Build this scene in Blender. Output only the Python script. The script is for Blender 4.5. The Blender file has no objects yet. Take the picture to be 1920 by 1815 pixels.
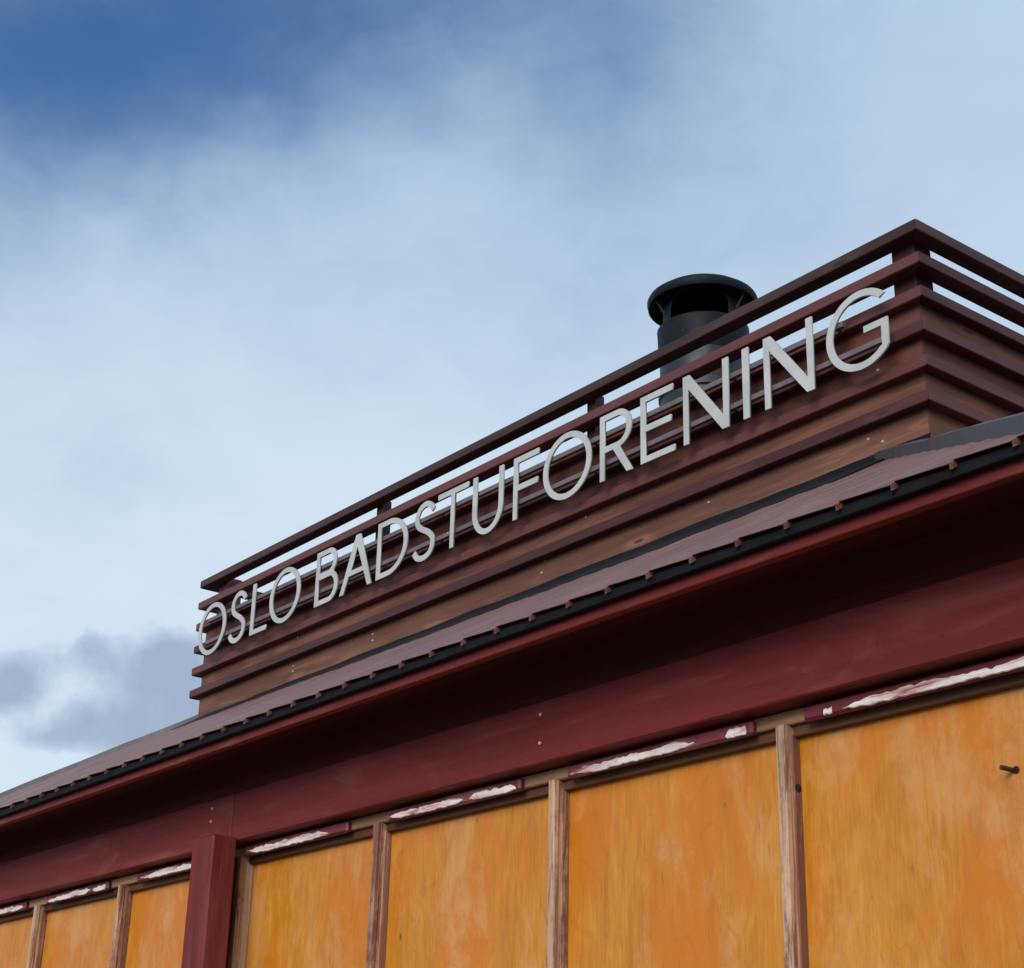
import bpy, bmesh, math, random
from mathutils import Vector, Matrix
random.seed(7)
sc = bpy.context.scene
COL = sc.collection
R = math.radians
S = 2.2            # metres per layout unit (distance from the lens to the wall beam)
CAMZ = 1.6
def V(x, y, z): return Vector((x*S, y*S, z*S + CAMZ))

# ------------------------------------------------------------------ camera
cam = bpy.data.cameras.new('camera'); camo = bpy.data.objects.new('camera', cam); COL.objects.link(camo)
cr = Vector((0.61594925, 0.78742402, 0.02387323)); cu = Vector((0.2860699, -0.25180346, 0.92453179)); cf = Vector((-0.7340099, 0.56263525, 0.38035646))
camo.matrix_world = Matrix(((cr.x, cu.x, -cf.x, 0), (cr.y, cu.y, -cf.y, 0), (cr.z, cu.z, -cf.z, CAMZ), (0, 0, 0, 1)))
cam.sensor_width = 36; cam.lens = 36*3077/1920; cam.clip_start = .05; cam.clip_end = 5000
sc.camera = camo

# ------------------------------------------------------------------ node helpers
class NT:
    def __init__(s, tree): s.t = tree; s.n = tree.nodes; s.l = tree.links
    def new(s, typ, **kw):
        n = s.n.new(typ)
        for k, v in kw.items(): setattr(n, k, v)
        return n
    def put(s, sock, v):
        if v is None: return
        if hasattr(v, 'is_output'): s.l.new(v, sock)
        else: sock.default_value = v
    def math(s, op, a, b=None, c=None, clamp=False):
        n = s.new('ShaderNodeMath', operation=op, use_clamp=clamp)
        s.put(n.inputs[0], a); s.put(n.inputs[1], b)
        if c is not None: s.put(n.inputs[2], c)
        return n.outputs[0]
    def vmath(s, op, a, b=None):
        n = s.new('ShaderNodeVectorMath', operation=op)
        s.put(n.inputs[0], a); s.put(n.inputs[1], b)
        return n.outputs[0]
    def noise(s, vec, scale, detail=4, rough=.55, dist=0, out=0):
        n = s.new('ShaderNodeTexNoise'); s.put(n.inputs['Vector'], vec)
        n.inputs['Scale'].default_value = scale; n.inputs['Detail'].default_value = detail
        n.inputs['Roughness'].default_value = rough; n.inputs['Distortion'].default_value = dist
        return n.outputs[out]
    def ramp(s, f, stops, interp='LINEAR'):
        n = s.new('ShaderNodeValToRGB'); s.put(n.inputs[0], f); cr_ = n.color_ramp; cr_.interpolation = interp
        while len(cr_.elements) < len(stops): cr_.elements.new(.5)
        for e, (p, c) in zip(cr_.elements, stops):
            e.position = p; e.color = (c[0], c[1], c[2], 1) if hasattr(c, '__len__') else (c, c, c, 1)
        return n.outputs[0]
    def mix(s, f, a, b, blend='MIX'):
        n = s.new('ShaderNodeMix', data_type='RGBA', blend_type=blend)
        col = lambda c: (*c, 1) if isinstance(c, tuple) and len(c) == 3 else c
        s.put(n.inputs[0], f); s.put(n.inputs[6], col(a)); s.put(n.inputs[7], col(b))
        return n.outputs[2]
    def smooth(s, f, a, b, lo=0., hi=1.):
        n = s.new('ShaderNodeMapRange', interpolation_type='SMOOTHSTEP'); s.put(n.inputs[0], f)
        n.inputs[1].default_value = a; n.inputs[2].default_value = b; n.inputs[3].default_value = lo; n.inputs[4].default_value = hi
        return n.outputs[0]

# ------------------------------------------------------------------ world: blue sky with thin high cloud and low cumulus
SUN_DIR = Vector((.46, -.80, .37)).normalized()
sun_el = math.asin(SUN_DIR.z); sun_az = math.atan2(SUN_DIR.x, SUN_DIR.y)
w = bpy.data.worlds.new('World'); sc.world = w; w.use_nodes = True
W = NT(w.node_tree); W.n.clear()
sky = W.new('ShaderNodeTexSky', sky_type='NISHITA'); sky.sun_disc = False
sky.sun_elevation = sun_el; sky.sun_rotation = sun_az; sky.air_density = 1.0; sky.dust_density = .6; sky.ozone_density = 2.2
tc = W.new('ShaderNodeTexCoord'); D = tc.outputs['Generated']
sep = W.new('ShaderNodeSeparateXYZ'); W.l.new(D, sep.inputs[0])
az0 = W.math('MULTIPLY', W.math('ARCTAN2', sep.outputs[0], sep.outputs[1]), 57.2958)
el0 = W.math('MULTIPLY', W.math('ARCSINE', sep.outputs[2]), 57.2958)
nz = W.new('ShaderNodeSeparateColor'); W.l.new(W.noise(D, 4.5, 3, .5, .2, 1), nz.inputs[0])
nzf = W.new('ShaderNodeSeparateColor'); W.l.new(W.noise(D, 20, 4, .55, .2, 1), nzf.inputs[0])
def warp(a, n, amp, nf, ampf):
    return W.math('ADD', W.math('MULTIPLY_ADD', W.math('SUBTRACT', n, .5), amp, a), W.math('MULTIPLY', W.math('SUBTRACT', nf, .5), ampf))
az = warp(az0, nz.outputs[0], 9, nzf.outputs[0], 3.2); el = warp(el0, nz.outputs[1], 6, nzf.outputs[1], 2.0)
azc = warp(az0, nz.outputs[0], 1.0, nzf.outputs[0], 2.6); elc = warp(el0, nz.outputs[1], .8, nzf.outputs[1], 2.2)
def blob(a0, e0, sa, se, rot=0, A=az, E=el):
    c_ = math.cos(R(e0)); cs, sn = math.cos(R(rot)), math.sin(R(rot))
    da = W.math('MULTIPLY', W.math('SUBTRACT', A, a0), c_); de = W.math('SUBTRACT', E, e0)
    u = W.math('MULTIPLY_ADD', da, cs/sa, W.math('MULTIPLY', de, sn/sa))
    v = W.math('MULTIPLY_ADD', da, -sn/se, W.math('MULTIPLY', de, cs/se))
    q = W.math('ADD', W.math('MULTIPLY', u, u), W.math('MULTIPLY', v, v))
    return W.math('EXPONENT', W.math('MULTIPLY', q, -1.0))
def wsum(items):
    acc = None
    for k, b in items:
        acc = W.math('MULTIPLY', b, k) if acc is None else W.math('MULTIPLY_ADD', b, k, acc)
    return acc
big = W.noise(D, 2.6, 2, .5, .4)
wisps = W.noise(W.vmath('MULTIPLY', D, (1., 1., 2.2)), 7, 4, .5, .4)
thin = wsum([(-1.0, blob(-69.0, 35.4, 10.5, 4.9, 14)), (-.34, blob(-48.5, 36.8, 5.0, 5.0, -20)), (-.10, blob(-67, 20.5, 5, 1.6)), (-.34, blob(-57, 39.5, 7, 2.6, 0)), (.10, blob(-57.5, 31.3, 5, 3)), (.20, blob(-58, 22, 9, 4)), (.26, blob(-33, 34, 5, 7))])
cover = W.math('ADD', W.math('ADD', .74, thin), W.math('ADD', W.math('MULTIPLY', W.math('SUBTRACT', big, .5), .28), W.math('ADD', W.math('MULTIPLY', W.math('SUBTRACT', wisps, .5), .34), W.math('MULTIPLY', W.math('SUBTRACT', W.noise(W.vmath('MULTIPLY', D, (1., 1., 1.8)), 19, 5, .6, .62), .5), .30))))
cover = W.math('ADD', cover, W.smooth(el0, 34, 16, 0, .14))
cover = W.smooth(cover, -.30, 1.12)
white = W.mix(W.smooth(el0, 36, 16), (4.95, 6.5, 8.2), (6.85, 8.1, 9.2))
blue = W.mix(1.0, sky.outputs[0], (.70, 1.02, 1.36), 'MULTIPLY')
colr = W.mix(cover, blue, white)
cum = wsum([(1.25, blob(-64.8, 15.2, 2.5, 1.45, 10, azc, elc)), (1.05, blob(-69.9, 14.5, 1.4, 1.1, 0, azc, elc)), (.55, blob(-67.5, 15.5, .8, .8, 0, azc, elc)), (1.05, blob(-66.2, 13.0, 3.8, .85, 8, azc, elc)), (.5, blob(-62, 13.6, 3, 1.2, 0, azc, elc))])
band = W.math('MULTIPLY', W.math('MULTIPLY', W.smooth(el0, 17.5, 14.5), W.smooth(el0, 5, 9)), W.smooth(W.noise(W.vmath('MULTIPLY', D, (1, 1, 2.2)), 6.5, 4, .6), .50, .66))
away = W.smooth(W.math('ABSOLUTE', W.math('SUBTRACT', az0, -62)), 10, 22)
cum = W.math('ADD', cum, W.math('MULTIPLY', band, away))
cumd = W.math('MULTIPLY_ADD', W.math('SUBTRACT', W.noise(D, 30, 6, .62), .5), .85, cum)
colr = W.mix(W.math('MULTIPLY', W.smooth(cumd, .36, .68), .88), colr, W.mix(W.math('MULTIPLY_ADD', W.math('SUBTRACT', W.noise(D, 24, 5, .6), .5), 1.3, W.smooth(cumd, .5, 1.15), clamp=True), (5.0, 6.2, 7.7), (3.2, 4.15, 5.8)))
w.cycles.sampling_method="MANUAL"; w.cycles.sample_map_resolution=256
bg = W.new('ShaderNodeBackground'); W.l.new(colr, bg.inputs[0]); bg.inputs[1].default_value = .1
wo = W.new('ShaderNodeOutputWorld'); W.l.new(bg.outputs[0], wo.inputs[0])

# ------------------------------------------------------------------ sun (veiled) and exposure
sl = bpy.data.lights.new('sun', 'SUN'); sl.energy = 2.8; sl.angle = R(30); sl.color = (1, .955, .89)
so = bpy.data.objects.new('sun', sl); COL.objects.link(so); so.rotation_euler = (-SUN_DIR).to_track_quat('-Z', 'Y').to_euler(); so.location = (3, -4, 9)
sc.cycles.max_bounces = 5; sc.cycles.diffuse_bounces = 3; sc.cycles.glossy_bounces = 3
vs = sc.view_settings; vs.view_transform = 'Standard'; vs.look = 'None'; vs.exposure = 0.0; vs.gamma = 1; vs.use_curve_mapping = False

# ------------------------------------------------------------------ materials
def material(name):
    m = bpy.data.materials.new(name); m.use_nodes = True
    t = NT(m.node_tree); b = m.node_tree.nodes['Principled BSDF']
    return m, t, b
def coords(t, scale, seed=True):
    c = t.new('ShaderNodeTexCoord').outputs['Object']
    if seed:
        r = t.new('ShaderNodeObjectInfo').outputs['Random']
        cx = t.new('ShaderNodeCombineXYZ'); t.put(cx.inputs[0], t.math('MULTIPLY', r, 37.)); t.put(cx.inputs[1], t.math('MULTIPLY', r, 91.)); t.put(cx.inputs[2], t.math('MULTIPLY', r, 53.))
        c = t.vmath('ADD', c, cx.outputs[0])
    return c, t.vmath('MULTIPLY', c, scale)
def bump(t, b, h, strength, dist):
    n = t.new('ShaderNodeBump'); n.inputs['Strength'].default_value = strength; n.inputs['Distance'].default_value = dist
    t.put(n.inputs['Height'], h); t.l.new(n.outputs[0], b.inputs['Normal'])
AX = {'x': (1, 14, 14), 'y': (14, 1, 14), 'z': (14, 14, 1)}
def stained_wood(name, axis, dark, light, var=.5, rough=.55, knots=.8, rubs=.25):
    """stained timber: long grain, knots, rubbed patches, tone shift from board to board"""
    m, t, b = material(name)
    raw, c = coords(t, AX[axis])
    g1 = t.noise(c, 2.2, 6, .62, .6); g2 = t.noise(c, 9, 4, .7, .2)
    patch = t.noise(t.vmath('MULTIPLY', raw, tuple(1.2 if k == 1 else 5 for k in AX[axis])), 1.6, 4, .6)
    f = t.math('ADD', t.math('MULTIPLY', g1, .55), t.math('MULTIPLY', g2, .2)); f = t.math('MULTIPLY_ADD', patch, .6, f); hair = t.noise(t.vmath('MULTIPLY', raw, tuple(5 if k == 1 else 170 for k in AX[axis])), 1.0, 3, .6); f = t.math('MULTIPLY_ADD', t.math('SUBTRACT', hair, .5), .35, f)
    rnd = t.new('ShaderNodeObjectInfo').outputs['Random']
    f = t.math('MULTIPLY_ADD', t.math('SUBTRACT', rnd, .5), var, f)
    col = t.mix(t.smooth(f, .42, .95), dark, light)
    vo = t.new('ShaderNodeTexVoronoi', feature='F1'); vo.inputs['Scale'].default_value = 1.0
    ks = tuple(3.2 if k == 1 else 15 for k in AX[axis])
    t.put(vo.inputs['Vector'], t.vmath('MULTIPLY', raw, ks))
    kd = t.math('MULTIPLY_ADD', t.math('SUBTRACT', g1, .5), .12, vo.outputs['Distance'])
    sel = t.new('ShaderNodeSeparateColor'); t.l.new(vo.outputs['Color'], sel.inputs[0])
    on = t.math('GREATER_THAN', sel.outputs[0], .55)
    kn = t.math('MULTIPLY', t.math('MULTIPLY', t.smooth(kd, .13, .05), on), knots)
    col = t.mix(kn, col, tuple(v*.35 for v in dark))
    ring = t.math('MULTIPLY', t.math('MULTIPLY', t.smooth(kd, .34, .14), t.smooth(kd, .05, .13)), t.math('MULTIPLY', on, knots*.28))
    col = t.mix(ring, col, tuple(min(1, v*1.5) for v in light))
    rb = t.smooth(t.noise(c, 1.1, 7, .75, 1.2), .66, .80)
    col = t.mix(t.math('MULTIPLY', rb, rubs), col, (.36, .27, .24))
    t.put(b.inputs['Base Color'], col)
    t.put(b.inputs['Roughness'], t.smooth(g2, .2, .8, rough-.1, rough+.15)); b.inputs['Specular IOR Level'].default_value = .28
    bump(t, b, t.math('MULTIPLY_ADD', kn, -.4, t.math('ADD', g1, g2)), .35, .004)
    return m
def red_paint(name, axis, base, lift, rough=.42):
    """opaque red paint on planed timber: brush streaks, faded smears, faint grain"""
    m, t, b = material(name)
    raw, c = coords(t, AX[axis])
    st = t.noise(c, 1.6, 6, .65, .4); fine = t.noise(c, 12, 3, .6)
    sm = t.noise(t.vmath('MULTIPLY', raw, tuple(1.4 if k == 1 else 6 for k in AX[axis])), 1.5, 6, .62, 1.0)
    col = t.mix(t.smooth(st, .3, .72), tuple(v*.68 for v in base), base)
    col = t.mix(t.math('MULTIPLY', t.smooth(sm, .50, .72), .7), col, lift)
    scr = t.smooth(t.noise(t.vmath('MULTIPLY', raw, tuple(3.0 if k == 1 else 70 for k in AX[axis])), 1.3, 3, .6, .6), .70, .76)
    col = t.mix(t.math('MULTIPLY', scr, .45), col, lift)
    spot = t.smooth(t.noise(raw, 55, 2, .5), .71, .76)
    col = t.mix(t.math('MULTIPLY', spot, .5), col, tuple(v*.4 for v in base))
    b.inputs['Specular IOR Level'].default_value = .25
    t.put(b.inputs['Base Color'], col); t.put(b.inputs['Roughness'], t.smooth(sm, .3, .7, rough, rough+.2))
    bump(t, b, t.math('MULTIPLY_ADD', st, .8, fine), .4, .004)
    return m
M = {}
for a in 'xyz':
    M['slat_'+a] = stained_wood('dark_red_stain_'+a, a, (.045, .0125, .0125), (.112, .034, .031), .45, .5, .6, .16)
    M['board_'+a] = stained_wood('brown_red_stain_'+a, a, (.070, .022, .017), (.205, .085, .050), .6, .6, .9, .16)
    M['red_'+a] = red_paint('barn_red_paint_'+a, a, (.158, .0180, .0165), (.205, .056, .052), .52)
    M['bare_'+a] = stained_wood('bare_timber_'+a, a, (.26, .13, .065), (.50, .30, .17), .2, .7, .4, .1)
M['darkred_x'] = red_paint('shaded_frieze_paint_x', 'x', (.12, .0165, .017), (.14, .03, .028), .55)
M['lowboard_x'] = stained_wood('worn_brown_board_x', 'x', (.105, .042, .027), (.27, .13, .076), .5, .65, .9, .2)
M['shadedboard_x'] = stained_wood('shaded_maroon_board_x', 'x', (.042, .013, .012), (.125, .043, .032), .5, .6, .9, .14)  # upper parapet boards: the shadow they sit in is put into the stain
M['toprail_x'] = stained_wood('weathered_top_rail_x', 'x', (.032, .014, .013), (.085, .042, .037), .2, .6, .5, .3)

def plywood():
    m, t, b = material('varnished_birch_plywood')
    raw, c = coords(t, (7, 7, 1.6))
    g = t.noise(c, 2.0, 6, .6, 1.4); f = t.noise(t.vmath('MULTIPLY', raw, (45, 45, 4.5)), 2.2, 4, .65, .3)
    low = t.noise(t.vmath('MULTIPLY', raw, (2.6, 2.6, 1.3)), 1.5, 5, .6, .3)
    mid = t.noise(t.vmath('MULTIPLY', raw, (6, 6, 3.2)), 1.6, 5, .6, 1.2)
    hair = t.noise(t.vmath('MULTIPLY', raw, (260, 260, 14)), 1.0, 3, .6, .2); cell = t.noise(t.vmath('MULTIPLY', raw, (22, 22, 9)), 1.6, 6, .7, .6)
    mix_ = t.math('ADD', t.math('MULTIPLY', g, .26), t.math('MULTIPLY_ADD', mid, .22, t.math('MULTIPLY_ADD', f, .22, t.math('MULTIPLY_ADD', cell, .22, t.math('MULTIPLY', hair, .20)))))
    col = t.ramp(mix_, [(.42, (.36, .112, .005)), (.52, (.48, .170, .010)), (.60, (.545, .215, .018)), (.70, (.61, .28, .045))])
    col = t.mix(t.math('MULTIPLY', t.smooth(low, .42, .60), .85), col, (.53, .150, .003))
    pale = t.noise(t.vmath('MULTIPLY', raw, (3.4, 3.4, 2.0)), 1.6, 7, .74, .2)
    col = t.mix(t.math('MULTIPLY', t.smooth(pale, .47, .66), .7), col, (.56, .285, .10))
    stain = t.smooth(t.noise(t.vmath('MULTIPLY', raw, (12, 12, 1.8)), 1.3, 6, .65, .8), .57, .72)
    col = t.mix(t.math('MULTIPLY', stain, .45), col, (.36, .105, .005))
    fig = t.noise(t.vmath('MULTIPLY', raw, (3.2, 3.2, .62)), 1.0, 3, .45, .5)
    line = t.smooth(t.math('ABSOLUTE', t.math('SINE', t.math('MULTIPLY', fig, 85.))), .30, .02)
    col = t.mix(t.math('MULTIPLY', t.math('MULTIPLY', line, t.smooth(cell, .35, .62)), .26), col, (.30, .095, .006))
    fleck = t.smooth(t.noise(t.vmath('MULTIPLY', raw, (90, 90, 9)), 1.4, 2, .5), .70, .75)
    col = t.mix(t.math('MULTIPLY', fleck, .35), col, (.22, .07, .008))
    crack = t.smooth(t.noise(t.vmath('MULTIPLY', raw, (30, 30, 4.5)), 1.0, 2, .5, .3), .775, .80)
    col = t.mix(t.math('MULTIPLY', crack, .8), col, (.07, .025, .006))
    vo = t.new('ShaderNodeTexVoronoi'); vo.inputs['Scale'].default_value = 1; t.put(vo.inputs['Vector'], t.vmath('MULTIPLY', raw, (13, 13, 5.5)))
    sel = t.new('ShaderNodeSeparateColor'); t.l.new(vo.outputs['Color'], sel.inputs[0])
    on = t.math('GREATER_THAN', sel.outputs[0], .70)
    pin = t.math('MULTIPLY', t.smooth(vo.outputs['Distance'], .065, .025), on)
    halo = t.math('MULTIPLY', t.smooth(t.math('MULTIPLY_ADD', mid, .3, vo.outputs['Distance']), .55, .15), on)
    col = t.mix(t.math('MULTIPLY', halo, .35), col, (.34, .13, .02))
    col = t.mix(t.math('MULTIPLY', pin, .85), col, (.08, .03, .012))
    b.inputs['Specular IOR Level'].default_value = .4
    t.put(b.inputs['Base Color'], col); t.put(b.inputs['Roughness'], t.smooth(cell, .3, .7, .36, .58))
    bump(t, b, t.math('MULTIPLY_ADD', f, .6, t.math('MULTIPLY_ADD', hair, .4, cell)), .25, .002)
    return m
M['ply'] = plywood()
def peeled(axis, name, painted, bare, lo, hi):
    m, t, b = material(name)
    raw, c = coords(t, AX[axis])
    st = t.noise(c, 2.4, 7, .7, 1.0); fine = t.noise(t.vmath('MULTIPLY', raw, (60, 60, 60)), 1, 3, .6)
    mask = t.smooth(t.math('MULTIPLY_ADD', fine, .18, t.noise(t.vmath('MULTIPLY', raw, tuple(2.2 if k == 1 else 30 for k in AX[axis])), 1.5, 6, .7, .8)), lo, hi)
    mask = t.math('ADD', mask, t.math('MULTIPLY', t.math('SUBTRACT', t.new('ShaderNodeObjectInfo').outputs['Random'], .5), .9), clamp=True)
    bc = t.mix(t.smooth(st, .35, .7), tuple(v*.62 for v in bare), bare)
    pc = t.mix(t.smooth(st, .3, .7), tuple(v*.6 for v in painted), painted)
    t.put(b.inputs['Base Color'], t.mix(mask, pc, bc)); b.inputs['Roughness'].default_value = .7
    bump(t, b, t.math('MULTIPLY_ADD', mask, -.6, st), .4, .003)
    return m
M['mullion'] = peeled('z', 'peeled_mullion_timber', (.24, .085, .05), (.60, .39, .26), .48, .66)
M['bead'] = peeled('z', 'peeled_bead_timber', (.20, .078, .048), (.46, .27, .18), .54, .72)
M['jamb'] = peeled('z', 'bare_jamb_timber', (.22, .09, .055), (.62, .43, .28), .36, .52)
M['headbead'] = stained_wood('shaded_bead_timber', 'x', (.05, .02, .012), (.13, .05, .025), .2, .6, .4, .05)  # dark tone carries the shade of the recess under the head rail
M['strip'] = red_paint('glossy_red_strip', 'x', (.15, .024, .032), (.26, .09, .10), .35)
def residue():
    m, t, b = material('torn_white_residue')
    raw, c = coords(t, (7, 30, 46))
    n = t.noise(c, 1.5, 5, .6, .5)
    t.put(b.inputs['Base Color'], t.ramp(n, [(.30, (.22, .06, .06)), (.37, (.44, .25, .24)), (.44, (.60, .50, .48)), (.56, (.70, .64, .61)), (.8, (.77, .73, .70))])); b.inputs['Roughness'].default_value = .85
    bump(t, b, n, .6, .004); return m
M['residue'] = residue()
def metal_roof():
    m, t, b = material('faded_red_roof_sheet')
    raw, c = coords(t, (20, 2.2, 2.2))
    n = t.noise(c, 1.5, 5, .6, .3); k = t.noise(raw, 3, 5, .6)
    col = t.mix(t.smooth(n, .3, .75), (.135, .048, .038), (.205, .108, .088)); col = t.mix(t.math('MULTIPLY', t.smooth(k, .5, .75), .5), col, (.24, .165, .14))
    t.put(b.inputs['Base Color'], col); t.put(b.inputs['Roughness'], t.smooth(k, .3, .7, .38, .6)); b.inputs['Specular IOR Level'].default_value = .25
    bump(t, b, n, .3, .003); return m
M['roof'] = metal_roof()
def plain(name, col, rough, metal=0., var=.25, scale=9, bmp=.15, spec=.5):
    m, t, b = material(name); raw, c = coords(t, (1, 1, 1))
    n = t.noise(raw, scale, 5, .6, .4)
    t.put(b.inputs['Base Color'], t.mix(t.smooth(n, .3, .7), tuple(v*(1-var) for v in col), tuple(min(1, v*(1+var)) for v in col)))
    t.put(b.inputs['Roughness'], t.smooth(n, .25, .75, max(.05, rough-.08), rough+.1)); b.inputs['Metallic'].default_value = metal; b.inputs['Specular IOR Level'].default_value = spec
    bump(t, b, n, bmp, .002); return m
M['letter'] = plain('satin_grey_aluminium', (.425, .43, .42), .5, .1, .12, 6, .03)
M['rail'] = plain('weathered_rail_metal', (.13, .105, .108), .55, .2, .2, 14)
M['black'] = plain('black_felt', (.007, .0075, .009), .65, 0, .4, 20, .4, .12)
M['cap'] = plain('grey_hip_flashing', (.045, .038, .042), .5, .1, .35, 12)
M['stove'] = plain('black_enamelled_steel', (.006, .010, .014), .55, .0, .35, 10, .1, .14)
M['steel'] = plain('sooty_steel_pipe', (.014, .018, .022), .5, .2, .35, 8, .1)
M['screw'] = plain('zinc_screw', (.55, .50, .45), .4, .6, .2, 60)
M['rust'] = plain('rusty_bolt', (.05, .03, .022), .6, .3, .4, 60)
M['dock'] = stained_wood('grey_dock_timber', 'x', (.10, .09, .075), (.20, .18, .155), .3, .8, .5, .1)
def water():
    m, t, b = material('dark_fjord_water'); raw, c = coords(t, (1, 1, 1), False)
    b.inputs['Base Color'].default_value = (.012, .022, .026, 1); b.inputs['Roughness'].default_value = .08
    bump(t, b, t.noise(raw, 1.6, 5, .55, .4), .5, .12); return m
M['water'] = water()
M['hole'] = plain('drill_hole_dark', (.012, .006, .004), .9, 0, .2, 10)

# ------------------------------------------------------------------ object helpers
WL = {}
def empty(name, loc, label, cat, group=None):
    o = bpy.data.objects.new(name, None); COL.objects.link(o); o.location = loc; o.empty_display_size = .2
    o['label'] = label; o['category'] = cat
    if group: o['group'] = group
    WL[o.name] = Vector(loc); return o
def link(name, me, mat, loc, parent=None, rotz=0, label=None):
    o = bpy.data.objects.new(name, me); COL.objects.link(o)
    if mat is not None and not me.materials: me.materials.append(M[mat])
    o.rotation_euler = (0, 0, rotz); WL[o.name] = Vector(loc)
    if parent: o.parent = parent; o.location = Vector(loc) - WL[parent.name]
    else: o.location = loc
    if label: o['label'] = label
    return o
def mesh_from(verts, faces, name='mesh', smooth=False):
    me = bpy.data.meshes.new(name); me.from_pydata([tuple(v) for v in verts], [], faces); me.validate(); me.update()
    if smooth: me.polygons.foreach_set('use_smooth', [True]*len(me.polygons))
    return me
def bm_mesh(bm, name='mesh'):
    bmesh.ops.recalc_face_normals(bm, faces=bm.faces[:])
    me = bpy.data.meshes.new(name); bm.to_mesh(me); bm.free(); return me
def box_mesh(sx, sy, sz, bev=.0):
    bm = bmesh.new(); bmesh.ops.create_cube(bm, size=1)
    bmesh.ops.scale(bm, vec=(sx, sy, sz), verts=bm.verts[:])
    if bev: bmesh.ops.bevel(bm, geom=bm.edges[:], offset=bev, segments=1, affect='EDGES', profile=.5)
    return bm_mesh(bm)
def box(name, x0, x1, y0, y1, z0, z1, mat, parent, bev=.002, label=None):
    """box given in layout units"""
    a, b_ = V(x0, y0, z0), V(x1, y1, z1); d = b_-a; c = (a+b_)/2
    return link(name, box_mesh(abs(d.x), abs(d.y), abs(d.z), bev), mat, c, parent, 0, label)
def disc(name, p, nrm, r, t, mat, parent, seg=10):
    bm = bmesh.new(); bmesh.ops.create_cone(bm, cap_ends=True, segments=seg, radius1=r, radius2=r*.8, depth=t)
    q = Vector(nrm).to_track_quat('Z', 'Y').to_matrix().to_4x4(); bmesh.ops.transform(bm, matrix=q, verts=bm.verts[:])
    return link(name, bm_mesh(bm), mat, p, parent)

# ------------------------------------------------------------------ ground
g = bmesh.new(); bmesh.ops.create_grid(g, x_segments=2, y_segments=2, size=1800)
go = link('water', bm_mesh(g), 'water', (0, 0, -.75)); go['kind'] = 'structure'
dk = empty('dock', (-4.5, 3.2, -.75), 'floating timber dock under and in front of the red sauna house', 'dock')
link('float', box_mesh(13.2, 9.4, .6, .01), 'dock', (-4.9, 3.7, -.38), dk)
pm = box_mesh(13.4, .14, .034, .004)
for k in range(66): link('plank', pm, 'dock', (-4.9, -1.0+.145*k, -.017-.045), dk)
# ------------------------------------------------------------------ building
GZ = -CAMZ/S                     # ground in layout units
XL, XR, YE, YB = -4.14, -.550, .89, 3.44      # eave lines
WLX, WRX, WBY = XL+.11, XR-.04, YB-.11        # wall lines
PITCH = .5715; ZE = .4613
bd = empty('sauna_house', V((XL+XR)/2, 1.02, GZ), 'red timber sauna house with orange plywood panels under a hipped metal roof', 'building')
# front beam: two lengths that meet at a joint over the post
BZ0, BZ1 = .3615, .4243
JX = -1.872
box('beam', WLX, JX-.0006, 1.0, 1.05, BZ0, BZ1, 'red_x', bd, .003)
bmR = box('beam', JX+.0006, WRX, 1.0008, 1.05, BZ0, BZ1, 'red_x', bd, .003)
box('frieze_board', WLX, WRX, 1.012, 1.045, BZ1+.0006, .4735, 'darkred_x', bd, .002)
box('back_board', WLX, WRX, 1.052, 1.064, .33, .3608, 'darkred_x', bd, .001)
# soffit boards
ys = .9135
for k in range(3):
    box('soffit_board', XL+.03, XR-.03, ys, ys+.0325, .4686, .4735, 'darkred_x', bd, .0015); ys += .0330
# fascia on the four sides, dark eave board above it
FB, FT = .4422, .4640
def ring(name, x0, x1, y0, y1, z0, z1, th, matk, parent, bev=.002):
    box(name, x0, x1, y0, y0+th, z0, z1, matk+'_x' if matk in ('red', 'slat', 'board') else matk, parent, bev)
    box(name, x0, x1, y1-th, y1, z0, z1, matk+'_x' if matk in ('red', 'slat', 'board') else matk, parent, bev)
    box(name, x0, x0+th, y0+th+.0005, y1-th-.0005, z0, z1, matk+'_y' if matk in ('red', 'slat', 'board') else matk, parent, bev)
    box(name, x1-th, x1, y0+th+.0005, y1-th-.0005, z0, z1, matk+'_y' if matk in ('red', 'slat', 'board') else matk, parent, bev)
ring('fascia_board', XL+.013, XR-.013, YE+.013, YB-.013, FB, FT, .0095, 'red', bd, .0015)
ring('eave_board', XL+.0045, XR-.0045, YE+.0045, YB-.0045, .4517, .4609, .0080, 'black', bd, .0015)
# other walls
box('wall', WRX-.04, WRX, 1.0515, WBY, GZ, .468, 'red_y', bd, .002)
box('wall', WLX, WLX+.04, 1.0515, WBY, GZ, .468, 'red_y', bd, .002)
box('wall', WLX+.041, WRX-.041, WBY-.04, WBY, GZ, .468, 'red_x', bd, .002)
box('plinth', WLX+.041, WRX-.041, 1.03, 1.07, GZ, -.665, 'darkred_x', bd, .002)
box('sill_beam', WLX+.041, WRX-.041, 1.0, 1.07, -.6645, -.6, 'red_x', bd, .003)
# posts in front of the beam line
for x in (-1.9046, -.6285, -3.17):
    po = box('post', x, x+.0543, .965, .9995, GZ, .3655, 'red_z', bd, .005)
    box('post_backing', x+.001, x+.0190, 1.0003, 1.03, GZ, .3480, 'red_z', po, .002)
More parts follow.
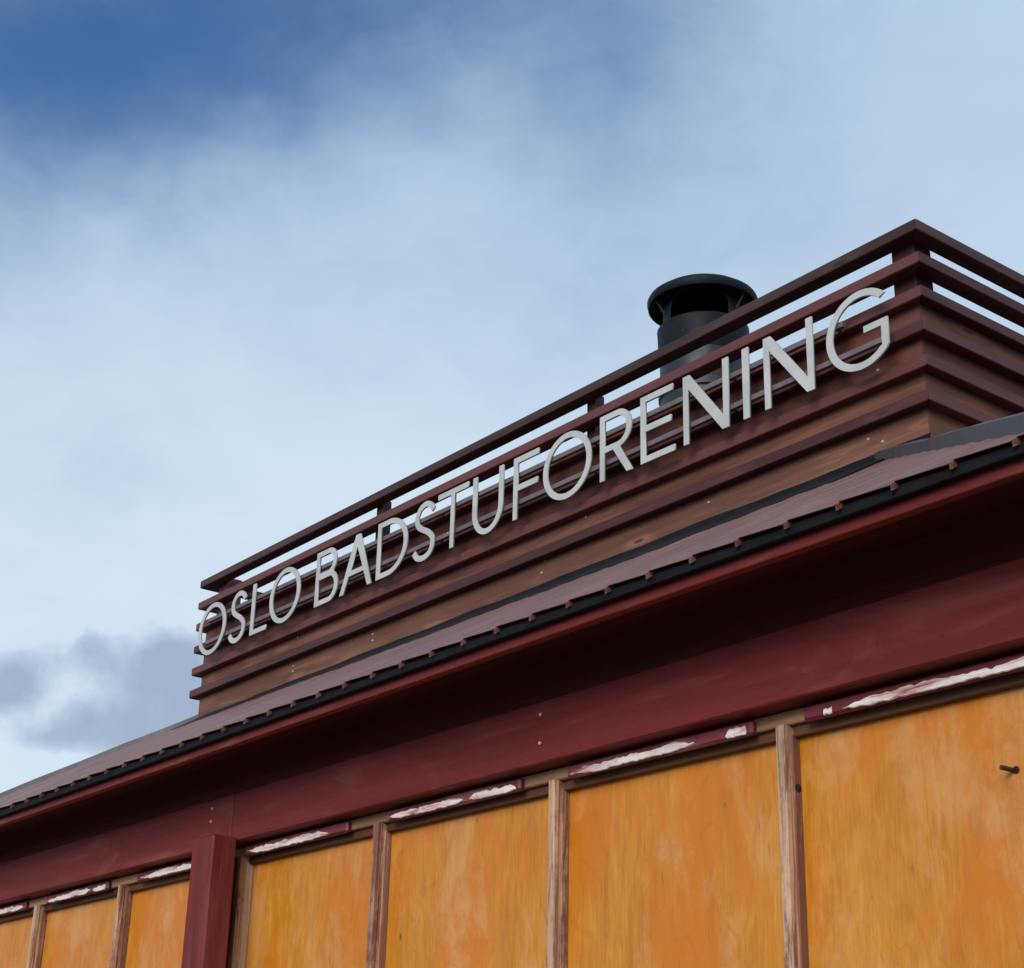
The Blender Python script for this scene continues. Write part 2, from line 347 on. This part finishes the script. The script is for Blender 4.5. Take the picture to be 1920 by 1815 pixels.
# mullions, panels, head rail pieces, strips
PY = 1.0395
mull = [-3.98, -3.69, -3.40, -3.108, -2.816, -2.527, -2.229, -1.8847, -1.572, -1.2581, -.9515, -.642]
MW = .0098
for x in mull:
    mk = 'jamb' if x == -1.8847 else 'mullion'
    m_ = box('mullion', x+.0014, x+MW-.0014, 1.0203, PY+.008, -.6, .3484, 'mullion', bd, .001)
    box('front_bead', x, x+MW, 1.0195, 1.0258, -.5995, .3482, mk, m_, .0015)
    box('bead', x+.0002, x+MW-.0002, 1.0300, PY-.0004, -.5995, .3412, 'jamb' if mk == 'jamb' else 'bead', m_, .0015)
for a, b_ in zip(mull[:-1], mull[1:]):
    box('plywood_panel', a+MW-.0010, b_+.0010, PY, PY+.006, -.598, .349, 'ply', bd, .0)
    box('head_bead', a+MW+.0004, b_-.0004, 1.0315, PY-.0003, .3390, .3483, 'headbead', bd, .0015)
hx = [WLX+.042, -2.98, -1.879, WRX-.042]
for a, b_ in zip(hx[:-1], hx[1:]):
    box('head_rail', a+.0005, b_-.0005, 1.0250, 1.0515, .3486, .3612-.0006, 'bare_x', bd, .0025)
# red strips on the head rail, left with torn white residue
def strip(x0, x1, seed, span):
    """span: list of (from, to) fractions covered by residue"""
    rs = random.Random(seed)
    st = box('cover_strip', x0, x1, 1.0175, 1.0247, .3452, .3584, 'strip', bd, .005)
    L = (x1-x0)*S; z0, z1 = .3452*S+CAMZ, .3584*S+CAMZ; h = z1-z0
    for f0, f1 in span:
        n = max(8, int((f1-f0)*L/.010)); vs_ = []; fc = []
        lo_, hi_ = .12, .5
        for i in range(n+1):
            u = f0+(f1-f0)*i/n; e = min(1, .25+6*i/n, .25+6*(n-i)/n)
            hi_ += (rs.uniform(.35, 1.02)-hi_)*.22; lo_ += (rs.uniform(-.02, .14)-lo_)*.25
            mid = .32+.18*math.sin(u*5+seed)
            a_ = mid+(lo_-mid)*e + rs.uniform(-.04, .04); c_ = mid+(hi_-mid)*e+rs.choice((0, 0, 0, -.16, .04))*rs.random()
            if c_-a_ < .06: c_ = a_+.06
            x = (x0*S)+u*L+rs.uniform(-.003, .003)
            th = .0011+.0006*rs.random()
            a_, c_ = max(-.02, a_), min(.97, c_)
            y = 1.0175*S
            vs_ += [(x, y+.001, z0+a_*h), (x, y-th, z0+(a_+.05)*h), (x, y-th*.8-.001*rs.random(), z0+(a_+c_)/2*h), (x, y-th*.6, z0+(c_-.05)*h), (x, y+.001, z0+c_*h)]
            if i:
                k = (i-1)*5
                for j in range(4): fc.append((k+j, k+j+1, k+j+6, k+j+5))
        p0 = Vector(((x0+x1)/2*S, 1.0175*S, (z0+z1)/2))
        link('torn_residue', mesh_from([Vector(v)-p0 for v in vs_], fc), 'residue', p0, st)
strips = [(-.918, -.655, [(.09, .13), (.17, .99)]), (-1.228, -.977, [(.02, .72), (.87, .98)]), (-1.540, -1.302, [(.01, .60), (.64, .98)]), (-1.866, -1.625, [(.04, .84)]),
          (-2.168, -1.905, [(.05, .99)]), (-2.478, -2.262, [(.02, .74), (.77, .98)]), (-2.77, -2.56, [(.1, .98)]), (-3.06, -2.86, [(.1, .9)]), (-3.35, -3.15, [(.1, .9)]), (-3.64, -3.44, [(.1, .9)]), (-3.93, -3.73, [(.1, .9)])]
for i, (a, b_, sp) in enumerate(strips): strip(a, b_, 11+i, sp)
# screws in the beam, bolt and drill hole on the right-hand bay
for x, zz in ((-1.926, (.395, .4116)), (-1.2475, (.381, .410))):
    for z in zz: disc('screw', V(x, .9992, z), (0, -1, 0), .0045, .003, 'screw', bd)
def tube(name, pts, r, mat, parent, seg=10):
    vs_, fc = [], []
    for i, p in enumerate(pts):
        d = (pts[min(i+1, len(pts)-1)]-pts[max(i-1, 0)]).normalized(); q = d.to_track_quat('Z', 'Y')
        for k in range(seg): vs_.append(p+q @ Vector((r*math.cos(2*math.pi*k/seg), r*math.sin(2*math.pi*k/seg), 0)))
    for i in range(len(pts)-1):
        for k in range(seg): fc.append((i*seg+k, i*seg+(k+1) % seg, (i+1)*seg+(k+1) % seg, (i+1)*seg+k))
    fc.append(tuple(range(seg))[::-1]); fc.append(tuple(range((len(pts)-1)*seg, len(pts)*seg)))
    c = sum(pts, Vector())/len(pts)
    return link(name, mesh_from([v-c for v in vs_], fc, smooth=False), mat, c, parent)
bp = V(-.7305, PY, .2775)
tube('bolt', [bp+Vector((0, .003, 0)), bp+Vector((-.002, -.022, .001)), bp+Vector((-.003, -.030, .001))], .0042, 'rust', bd)
disc('drill_hole', bp+Vector((.004, -.0008, 0)), (0, -1, 0), .007, .0012, 'hole', bd, 12)
disc('drill_hole', V(-.9515+MW, 1.0348, .2955)+Vector((-.0004+.0006, 0, 0)), (1, 0, 0), .0085, .0012, 'hole', bd, 14)

# ------------------------------------------------------------------ hipped roof of grooved sheets
TMAX = .95
GR, GD, PITCHW = .0040, .0044, .0531    # groove width, depth, sheet spacing
rnd = random.Random(3)
def pan(e0, e1, tA, tB, side):
    """one sheet between two grooves. e: position along the eave, t: run up the slope (clipped by the hips)"""
    def P(e, t, dz=0):
        z = ZE+PITCH*t+dz
        if side == 'f': return V(e, YE+t, z)
        if side == 'b': return V(e, YB-t, z)
        if side == 'r': return V(XR-t, e, z)
        return V(XL+t, e, z)
    vs_ = [P(e0, 0, 0), P(e0+GR*.12, 0, -GD), P(e0+GR*.88, 0, -GD), P(e0+GR, 0, .0020), P(e1, 0, 0), P(e0, tA, 0), P(e0+GR*.12, tA, -GD), P(e0+GR*.88, tA, -GD), P(e0+GR, tA, .0020), P(e1, tB, 0)]
    lo = [v+Vector((0, 0, -.0016)) for v in vs_]
    fc = []
    for k in range(4): fc += [(k, k+1, k+6, k+5), (k+10, k+15, k+16, k+11), (k, k+10, k+11, k+1), (k+5, k+6, k+16, k+15)]
    return vs_+lo, fc
def slope(side, a0, a1, single):
    n = int(round((a1-a0)/PITCHW)); wv = (a1-a0)/n; A, F = [], []
    for i in range(n):
        e0, e1 = a0+i*wv, a0+(i+1)*wv
        lim = lambda e: max(.012, min(TMAX, e-a0, a1-e))
        v, f = pan(e0, e1-.0006, lim(e0+GR), lim(e1), side)
        if single:
            c = sum(v, Vector())/len(v)
            bm = bmesh.new(); bvs = [bm.verts.new(q-c) for q in v]
            for q in f: bm.faces.new([bvs[k] for k in q])
            link('roof_sheet', bm_mesh(bm), 'roof', c, bd)
        else:
            k = len(A); A += v; F += [tuple(j+k for j in q) for q in f]
    if not single:
        c = sum(A, Vector())/len(A); link('roof_slope', mesh_from([q-c for q in A], F), 'roof', c, bd)
slope('f', XL, XR, True); slope('r', YE, YB, False); slope('l', YE, YB, False); slope('b', XL, XR, False)
zt = ZE+PITCH*TMAX
box('roof_deck', XL+TMAX-.01, XR-TMAX+.01, YE+TMAX-.01, YB-TMAX+.01, zt-.02, zt-.004, 'black', bd, 0)
def hipcap(p0, p1, nh, ht):
    """folded flashing boxed over a hip, from the eave corner up; nh: level direction across the hip"""
    d = (p1-p0); n = 14; vs_, fc = [], []; hw = .055; rc = random.Random(5)
    for i in range(n+1):
        p = p0+d*(i/n); wob = .0035*rc.uniform(-1, 1)
        sec = [(hw, -.035), (hw, ht*.42), (hw*.25, ht), (-hw*.25, ht), (-hw, ht*.42), (-hw, -.035)]
        for o_, z_ in sec: vs_.append(p+nh*(o_+(wob if o_ > 0 else -wob))+Vector((0, 0, z_+wob*.5*(z_ > 0))))
        if i:
            k = (i-1)*6
            for j in range(5): fc.append((k+j, k+j+1, k+j+7, k+j+6))
    fc += [(0, 1, 2, 3, 4, 5), tuple(range(n*6+5, n*6-1, -1))]
    c = sum(vs_, Vector())/len(vs_); bm = bmesh.new(); bv = [bm.verts.new(v-c) for v in vs_]
    for f in fc: bm.faces.new([bv[k] for k in f])
    link('hip_cap', bm_mesh(bm), 'cap', c, bd)
for sx, X0 in ((1, XL), (-1, XR)):
    for sy, Y0 in ((1, YE), (-1, YB)):
        hipcap(V(X0, Y0, ZE), V(X0+sx*TMAX, Y0+sy*TMAX, zt), Vector((sx, -sy, 0)).normalized(), .009 if sx > 0 else .023)

# ------------------------------------------------------------------ slatted parapet on the roof
YS, DL, RD = 1.60, .0176, .027
BXL, BXR, BYB = -2.0270*YS, -.7498*YS, 2.735
pp = empty('roof_parapet', V((BXL+BXR)/2, (YS+BYB)/2, .86), 'dark red slatted timber parapet with open top rails standing on the roof', 'parapet')
def mitred(name, side, x0, x1, y0, y1, dep, z0, z1, mk, bev=.0025):
    """one side of a mitred ring; outer rectangle x0..x1, y0..y1"""
    L = ((x1-x0) if side in 'fb' else (y1-y0))*S; d = dep*S; h = (z1-z0)*S
    bm = bmesh.new(); g_ = .0006
    pts = [(-L/2+g_, 0), (L/2-g_, 0), (L/2-d-g_, d), (-L/2+d+g_, d)]
    lo = [bm.verts.new((x, y, -h/2)) for x, y in pts]; up = [bm.verts.new((x, y, h/2)) for x, y in pts]
    bm.faces.new(lo[::-1]); bm.faces.new(up)
    for k in range(4): bm.faces.new((lo[k], lo[(k+1) % 4], up[(k+1) % 4], up[k]))
    if bev: bmesh.ops.bevel(bm, geom=bm.edges[:], offset=bev, segments=1, affect='EDGES')
    zc = (z0+z1)/2
    loc, rz = {'f': (V((x0+x1)/2, y0, zc), 0), 'r': (V(x1, (y0+y1)/2, zc), math.pi/2), 'b': (V((x0+x1)/2, y1, zc), math.pi), 'l': (V(x0, (y0+y1)/2, zc), -math.pi/2)}[side]
    o = link(name, bm_mesh(bm), mk, loc+Vector((0, 0, rnd.uniform(-.0016, .0016))), pp, rz)
    o.rotation_euler[1] = rnd.uniform(-.0006, .0006); return o
bots = [.7395-.0322*k for k in range(6)]; HS = .0105
for k, zb in enumerate(bots):
    for sd in 'frbl':
        mitred('rail' if k < 2 else 'slat', sd, BXL, BXR, YS, BYB, RD if k < 2 else DL-.0004, zb*YS, (zb+HS)*YS, 'toprail_x' if k == 0 else 'slat_x')
pX0, pX1, pY0, pY1 = BXL+DL, BXR-DL, YS+DL, BYB-DL
zc = [(b_+HS*.9)*YS for b_ in bots]
for k in range(2, 6):
    ztop = (bots[k]+HS*.55)*YS if k == 2 else zc[k]
    zlow = zc[k+1]+.0007 if k < 5 else .835
    for sd in 'frbl': mitred('board', sd, pX0, pX1, pY0, pY1, .0095, zlow, ztop, {5: 'lowboard_x', 4: 'board_x'}.get(k, 'board_x' if sd == 'r' else 'shadedboard_x'), .001)  # right face keeps a lighter stain, its stronger light put into the colour
pf = pY0+.0098; ztp = (bots[0]+.002)*YS
def post(x0, x1, y0, y1, mk='slat_z'): box('post', x0, x1, y0, y1, .84, (bots[0]+HS*.8)*YS, mk, pp, .003)
post(-1.2660, -1.2275, pf, pf+.0385); post(-1.921, -1.8995, pf, pf+.0215); post(-2.5607, -2.5392, pf, pf+.0215); post(-3.2046, -3.166, pf, pf+.0385)
for y in (2.03, 2.38): post(-1.2490, -1.2275, y, y+.0215); post(-3.2150, -3.1935, y, y+.0215)
yb_ = pY1-.0098
post(-1.2660, -1.2275, yb_-.0385, yb_); post(-3.2046, -3.166, yb_-.0385, yb_); post(-1.921, -1.8995, yb_-.0215, yb_); post(-2.5607, -2.5392, yb_-.0215, yb_)
# nails in the boards
nails = [(-1.745, .5655), (-1.745, .5585), (-1.565, .5660), (-1.565, .5580), (-1.245, .5720), (-1.250, .5600), (-1.005, .5650), (-.815, .5650), (-.800, .5580), (-.800, .6240), (-1.74, .6020), (-1.18, .6010)]
for x, z in nails: disc('nail', V(x*pY0, pY0-.0006, z*pY0), (0, -1, 0), .0052, .0035, 'screw', pp)
# black upstand flashing where the boards meet the sheets
n = 46; vs_, fc = [], []; rf = random.Random(9)
for i in range(n+1):
    x = pX0-.004+(pX1-pX0+.008)*i/n; yy = pY0-.0030
    zr = lambda y: ZE+PITCH*(y-YE)
    a_ = .0030*rf.random(); top = .0050+.0065*i/n+.0008*math.sin(i*.9)+.0014*rf.random()
    u = i/n; ap = .05+.14*min(1, u*1.7)+.018*math.sin(i*.37)+.035*rf.random()
    vs_ += [V(x, yy, zr(yy)+top), V(x, yy-.0025, zr(yy)+.003), V(x, yy-ap*.5, zr(yy-ap*.5)+.0030+a_*.4), V(x, yy-ap, zr(yy-ap)+.0024)]
    if i:
        k = (i-1)*4
        for j in range(3): fc.append((k+j, k+j+1, k+j+5, k+j+4))
c = sum(vs_, Vector())/len(vs_)
link('base_flashing', mesh_from([v-c for v in vs_], fc), 'black', c, bd)

# ------------------------------------------------------------------ the lettering
YLT = YS-.024
sg = empty('letter_sign', V(-1.4*YLT, YLT, .63*YLT), 'row of pale grey metal capital letters on two thin rails across the parapet', 'sign')
B0, H, LW = .6318, .0719, .0073
def ell(cx, cz, rx, rz, a0, a1, n=22): return [(cx+rx*math.cos(R(a0+(a1-a0)*i/n)), cz+rz*math.sin(R(a0+(a1-a0)*i/n))) for i in range(n+1)]
def catmull(P, m=9):
    out = []; Q = [P[0]]+P+[P[-1]]
    for i in range(1, len(Q)-2):
        p0, p1, p2, p3 = Q[i-1:i+3]
        for k in range(m):
            t = k/m
            out.append(tuple(.5*(2*p1[j]+(p2[j]-p0[j])*t+(2*p0[j]-5*p1[j]+4*p2[j]-p3[j])*t*t+(3*p1[j]-p0[j]-3*p2[j]+p3[j])*t**3) for j in (0, 1)))
    return out+[P[-1]]
def stroke(P, w_):
    l, r = [], []
    for i, p in enumerate(P):
        a, b_ = P[max(i-1, 0)], P[min(i+1, len(P)-1)]; dx, dz = b_[0]-a[0], b_[1]-a[1]; q = math.hypot(dx, dz) or 1
        nx, nz_ = -dz/q*w_/2, dx/q*w_/2
        l.append((p[0]+nx, p[1]+nz_)); r.append((p[0]-nx, p[1]-nz_))
    return l+r[::-1]
w_ = LW; hz = .0067
def L_O(W_): 
    c = W_/2; return [ell(c, H/2, c, H/2+.0013, 0, 360, 56)[:-1], ell(c, H/2, c-w_, H/2+.0013-hz, 0, 360, 56)[:-1]]
def L_S(W_):
    P = [(.90, .83), (.78, .925), (.56, .985), (.30, .94), (.15, .80), (.20, .645), (.42, .54), (.68, .45), (.88, .32), (.88, .165), (.74, .05), (.48, .008), (.22, .055), (.06, .165)]
    P = [(w_*.5+x*(W_-w_), hz*.5-.0012+z*(H-hz+.0024)) for x, z in P]
    return [stroke(catmull(P), .0071)]
def L_L(W_): return [[(0, 0), (W_, 0), (W_, hz), (w_, hz), (w_, H), (0, H)]]
def L_I(W_): return [[(0, 0), (W_, 0), (W_, H), (0, H)]]
def L_B(W_):
    zm = .535*H; u = W_*.90
    rl, ru = (zm+hz*.35)/2, (H-zm+hz*.35)/2; cl, cu_ = rl, H-ru
    out = [(0, 0), (W_-rl*.95, 0)]+ell(W_-rl*.95, cl, rl*.95, rl, -90, 62, 16)+ell(u-ru*.95, cu_, ru*.95, ru, -52, 90, 16)+[(0, H)]
    h1 = [(w_, hz)]+ell(W_-rl*.95, cl, rl*.95-w_, rl-hz, -90, 90, 16)+[(w_, 2*rl-hz)]
    h2 = [(w_, H-2*ru+hz)]+ell(u-ru*.95, cu_, ru*.95-w_, ru-hz, -90, 90, 16)+[(w_, H-hz)]
    return [out, h1, h2]
def L_D(W_):
    r = W_*.62; out = [(0, 0), (W_-r, 0)]+ell(W_-r, H/2, r, H/2, -90, 90, 30)+[(0, H)]
    return [out, [(w_, hz)]+ell(W_-r, H/2, r-w_, H/2-hz, -90, 90, 30)+[(w_, H-hz)]]
def L_A(W_):
    ap = .0092; c = W_/2+.0003; f = .0090
    inner_top = H-.016
    xl = lambda z: (c-ap/2)*z/H; xr = lambda z: W_-(W_-c-ap/2)*z/H
    zb, zt_ = .021, .0275
    il = lambda z: f+(c-f)*z/inner_top; ir = lambda z: W_-f-(W_-f-c)*z/inner_top
    return [[(0, 0), (f, 0), (il(zb), zb), (ir(zb), zb), (W_-f, 0), (W_, 0), (c+ap/2, H), (c-ap/2, H)], [(il(zt_), zt_), (ir(zt_), zt_), (c, inner_top)]]
def L_T(W_): c = W_/2; return [[(c-w_/2, 0), (c+w_/2, 0), (c+w_/2, H-hz), (W_, H-hz), (W_, H), (0, H), (0, H-hz), (c-w_/2, H-hz)]]
def L_U(W_):
    r = W_/2; rz = .030
    return [[(0, H)]+ell(r, rz-.0014, r, rz, 180, 360, 30)+[(W_, H), (W_-w_, H)]+ell(r, rz-.0014, r-w_, rz-hz, 360, 180, 30)+[(w_, H)]]
def L_F(W_): return [[(0, 0), (w_, 0), (w_, .0325), (W_-.001, .0325), (W_-.001, .0325+hz), (w_, .0325+hz), (w_, H-hz), (W_, H-hz), (W_, H), (0, H)]]
def L_E(W_): return [[(0, 0), (W_, 0), (W_, hz), (w_, hz), (w_, .0330), (W_*.90, .0330), (W_*.90, .0330+hz), (w_, .0330+hz), (w_, H-hz), (W_*.955, H-hz), (W_*.955, H), (0, H)]]
def L_R(W_):
    zm = .0300; rz = (H-zm)/2; u = W_*.955; rx = rz*1.0
    out = [(0, 0), (w_, 0), (w_, zm), (.0200, zm), (W_-.0095, 0), (W_, 0), (.0305, zm+.0006)]+ell(u-rx, zm+rz, rx, rz, -72, 90, 20)+[(0, H)]
    return [out, [(w_, zm+hz)]+ell(u-rx, zm+rz, rx-w_, rz-hz, -90, 90, 20)+[(w_, H-hz)]]
def L_N(W_): return [[(0, 0), (w_, 0), (w_, H-.0145), (W_-w_-.0016, 0), (W_, 0), (W_, H), (W_-w_, H), (W_-w_, .0145), (w_+.0016, H), (0, H)]]
def L_G(W_):
    cx, cz, rx, rz = .0388, H/2+.0006, .0388, H/2+.0018; xr = W_; zb = .0382
    a1 = 360-math.degrees(math.acos(max(-1, min(1, (xr-cx)/rx))))
    ai = 360-math.degrees(math.acos(max(-1, min(1, (xr-w_-cx)/(rx-w_)))))
    outer = ell(cx, cz, rx, rz, 43, a1-5, 44); inner = ell(cx, cz, rx-w_, rz-hz, ai-4, 46, 44)
    return [outer+[(xr, outer[-1][1]+.004), (xr, zb), (xr-.0262, zb), (xr-.0262, zb-.0064), (xr-w_, zb-.0064), (xr-w_, inner[0][1]+.0005)]+inner]
FN = dict(O=L_O, S=L_S, L=L_L, B=L_B, A=L_A, D=L_D, T=L_T, U=L_U, F=L_F, R=L_R, E=L_E, N=L_N, I=L_I, G=L_G)
text = [('O', -2.0150, -1.9380), ('S', -1.9300, -1.8785), ('L', -1.8670, -1.8245), ('O', -1.8190, -1.7430), ('B', -1.7045, -1.6525), ('A', -1.6457, -1.5748), ('D', -1.5655, -1.5020),
        ('S', -1.4935, -1.4425), ('T', -1.4415, -1.3835), ('U', -1.3745, -1.3195), ('F', -1.3008, -1.2580), ('O', -1.2498, -1.1720), ('R', -1.1582, -1.1083), ('E', -1.0970, -1.0482),
        ('N', -1.0360, -.9752), ('I', -.9568, -.9488), ('N', -.9296, -.8700), ('G', -.8544, -.7860)]
for ch, l, r in text:
    cv = bpy.data.curves.new('letter', 'CURVE'); cv.dimensions = '2D'; cv.fill_mode = 'BOTH'; cv.extrude = .0035; cv.bevel_depth = .0004; cv.bevel_resolution = 0; cv.offset = -.0004
    for poly in FN[ch](r-l):
        s_ = cv.splines.new('POLY'); s_.points.add(len(poly)-1); s_.use_cyclic_u = True
        for q, (x, z) in zip(s_.points, poly): q.co = (x*YLT*S, z*YLT*S, 0, 1)
    tmp = bpy.data.objects.new('tmp', cv); COL.objects.link(tmp); bpy.context.view_layer.update()
    me = bpy.data.meshes.new_from_object(tmp.evaluated_get(bpy.context.evaluated_depsgraph_get()))
    bpy.data.objects.remove(tmp); bpy.data.curves.remove(cv)
    me.transform(Matrix.Rotation(math.pi/2, 4, 'X')); me.materials.clear()
    link('letter', me, 'letter', V(l*YLT, YLT, B0*YLT), sg, 0, 'pale grey metal capital letter '+ch)
ry0, ry1 = YLT+.0035, YLT+.0105
for z0, z1, x1 in ((.6818, .6872, -.838), (.6500, .6553, -.7905)):
    box('rail', -1.997*YLT, x1*YLT, ry0, ry1, z0*YLT, z1*YLT, 'rail', sg, .001)
    for x in (-1.96, -1.72, -1.45, -1.18, -.98, -.85): box('spacer', x*YLT, x*YLT+.006, ry1+.0003, YS-.0003, z0*YLT+.0026, z1*YLT-.0012, 'rail', sg, .001)
disc('bolt_head', V(-.7945*YLT, YLT+.0032, .6530*YLT), (0, -1, 0), .006, .004, 'screw', sg)
disc('bolt_head', V(-1.4235*YLT, ry0-.0006, .6528*YLT), (0, -1, 0), .005, .004, 'screw', sg)

# ------------------------------------------------------------------ chimney with cowl behind the parapet
CX, CY, CZ = -1.9347, 1.92, 1.4852
ch = empty('chimney', V(CX, CY, 1.02), 'black steel chimney with a wide round cowl rising behind the parapet', 'chimney')
def lathe(name, prof, mat, parent, seg=64, closed=False):
    vs_, fc = [], []; n = len(prof)
    zc_ = sum(p[1] for p in prof)/n
    for k in range(seg):
        a = 2*math.pi*k/seg
        for r, z in prof: vs_.append((r*S*math.cos(a), r*S*math.sin(a), (z-zc_)*S))
    for k in range(seg):
        for j in range(n if closed else n-1):
            a, b_ = k*n+j, k*n+(j+1) % n; c_, d = ((k+1) % seg)*n+(j+1) % n, ((k+1) % seg)*n+j
            fc.append((a, b_, c_, d))
    me = mesh_from(vs_, fc, smooth=True); bm = bmesh.new(); bm.from_mesh(me); bmesh.ops.remove_doubles(bm, verts=bm.verts[:], dist=1e-5); bmesh.ops.recalc_face_normals(bm, faces=bm.faces[:]); bm.to_mesh(me); bm.free()
    me.set_sharp_from_angle(angle=R(38))
    return link(name, me, mat, V(CX, CY, CZ+zc_), parent)
lathe('cowl_cap', [(0, .030), (.05, .027), (.085, .017), (.1005, .006), (.1030, .001), (.1030, -.002), (.1012, -.011), (.1002, -.0120), (.0992, -.011), (.0980, -.003), (.090, .001), (.080, -.006), (.0755, -.010), (.0745, -.004), (.05, .022), (0, .025)], 'stove', ch)
lathe('flue_pipe', [(.0805, -.47), (.0805, -.20), (.0805, -.075), (.0790, -.075), (.0790, -.47)], 'steel', ch, closed=True)
lathe('collar', [(.0812, -.125), (.0825, -.122), (.0845, -.066), (.0850, -.061), (.0840, -.0595), (.0812, -.064)], 'stove', ch, closed=True)
lathe('collar', [(.0812, -.205), (.0840, -.202), (.0840, -.186), (.0812, -.183)], 'steel', ch, closed=True)
# drum with three rounded openings
seg, rows = 144, 26; z0, z1 = -.085, .014; vs_, fc = [], []
toward = math.degrees(math.atan2(-CY, -CX))
for j in range(rows+1):
    for k in range(seg):
        a = 2*math.pi*k/seg; vs_.append((.0745*S*math.cos(a), .0745*S*math.sin(a), (z0+(z1-z0)*j/rows)*S))
for j in range(rows):
    z = z0+(z1-z0)*(j+.5)/rows
    for k in range(seg):
        ang = (360*(k+.5)/seg - toward + 6) % 120; ang = min(ang, 120-ang)     # angle from the middle of an opening
        u = ang/46; v = (z+.042)/.034
        if abs(u)**3.2+abs(v)**3.2 < 1: continue
        fc.append((j*seg+k, j*seg+(k+1) % seg, (j+1)*seg+(k+1) % seg, (j+1)*seg+k))
me = mesh_from(vs_, fc, smooth=True); bm = bmesh.new(); bm.from_mesh(me); bmesh.ops.solidify(bm, geom=bm.faces[:], thickness=.003); bm.to_mesh(me); bm.free()
link('cowl_drum', me, 'stove', V(CX, CY, CZ), ch)
lathe('inner_flue', [(.055, -.47), (.055, -.055), (.053, -.055), (.053, -.47)], 'stove', ch, closed=True)
for k in range(10):
    a = R(toward+36*k+10); disc('rivet', V(CX, CY, CZ-.0935)+Vector((math.cos(a), math.sin(a), 0))*(.0830*S), (math.cos(a), math.sin(a), 0), .005, .004, 'steel', ch)
for k in range(3):
    a = R(toward+120*k+54); p_ = V(CX, CY, CZ)
    tube('cap_stay', [p_+Vector((math.cos(a)*.0755*S, math.sin(a)*.0755*S, -.035*S)), p_+Vector((math.cos(a)*.0965*S, math.sin(a)*.0965*S, -.006*S))], .004, 'steel', ch, 8)
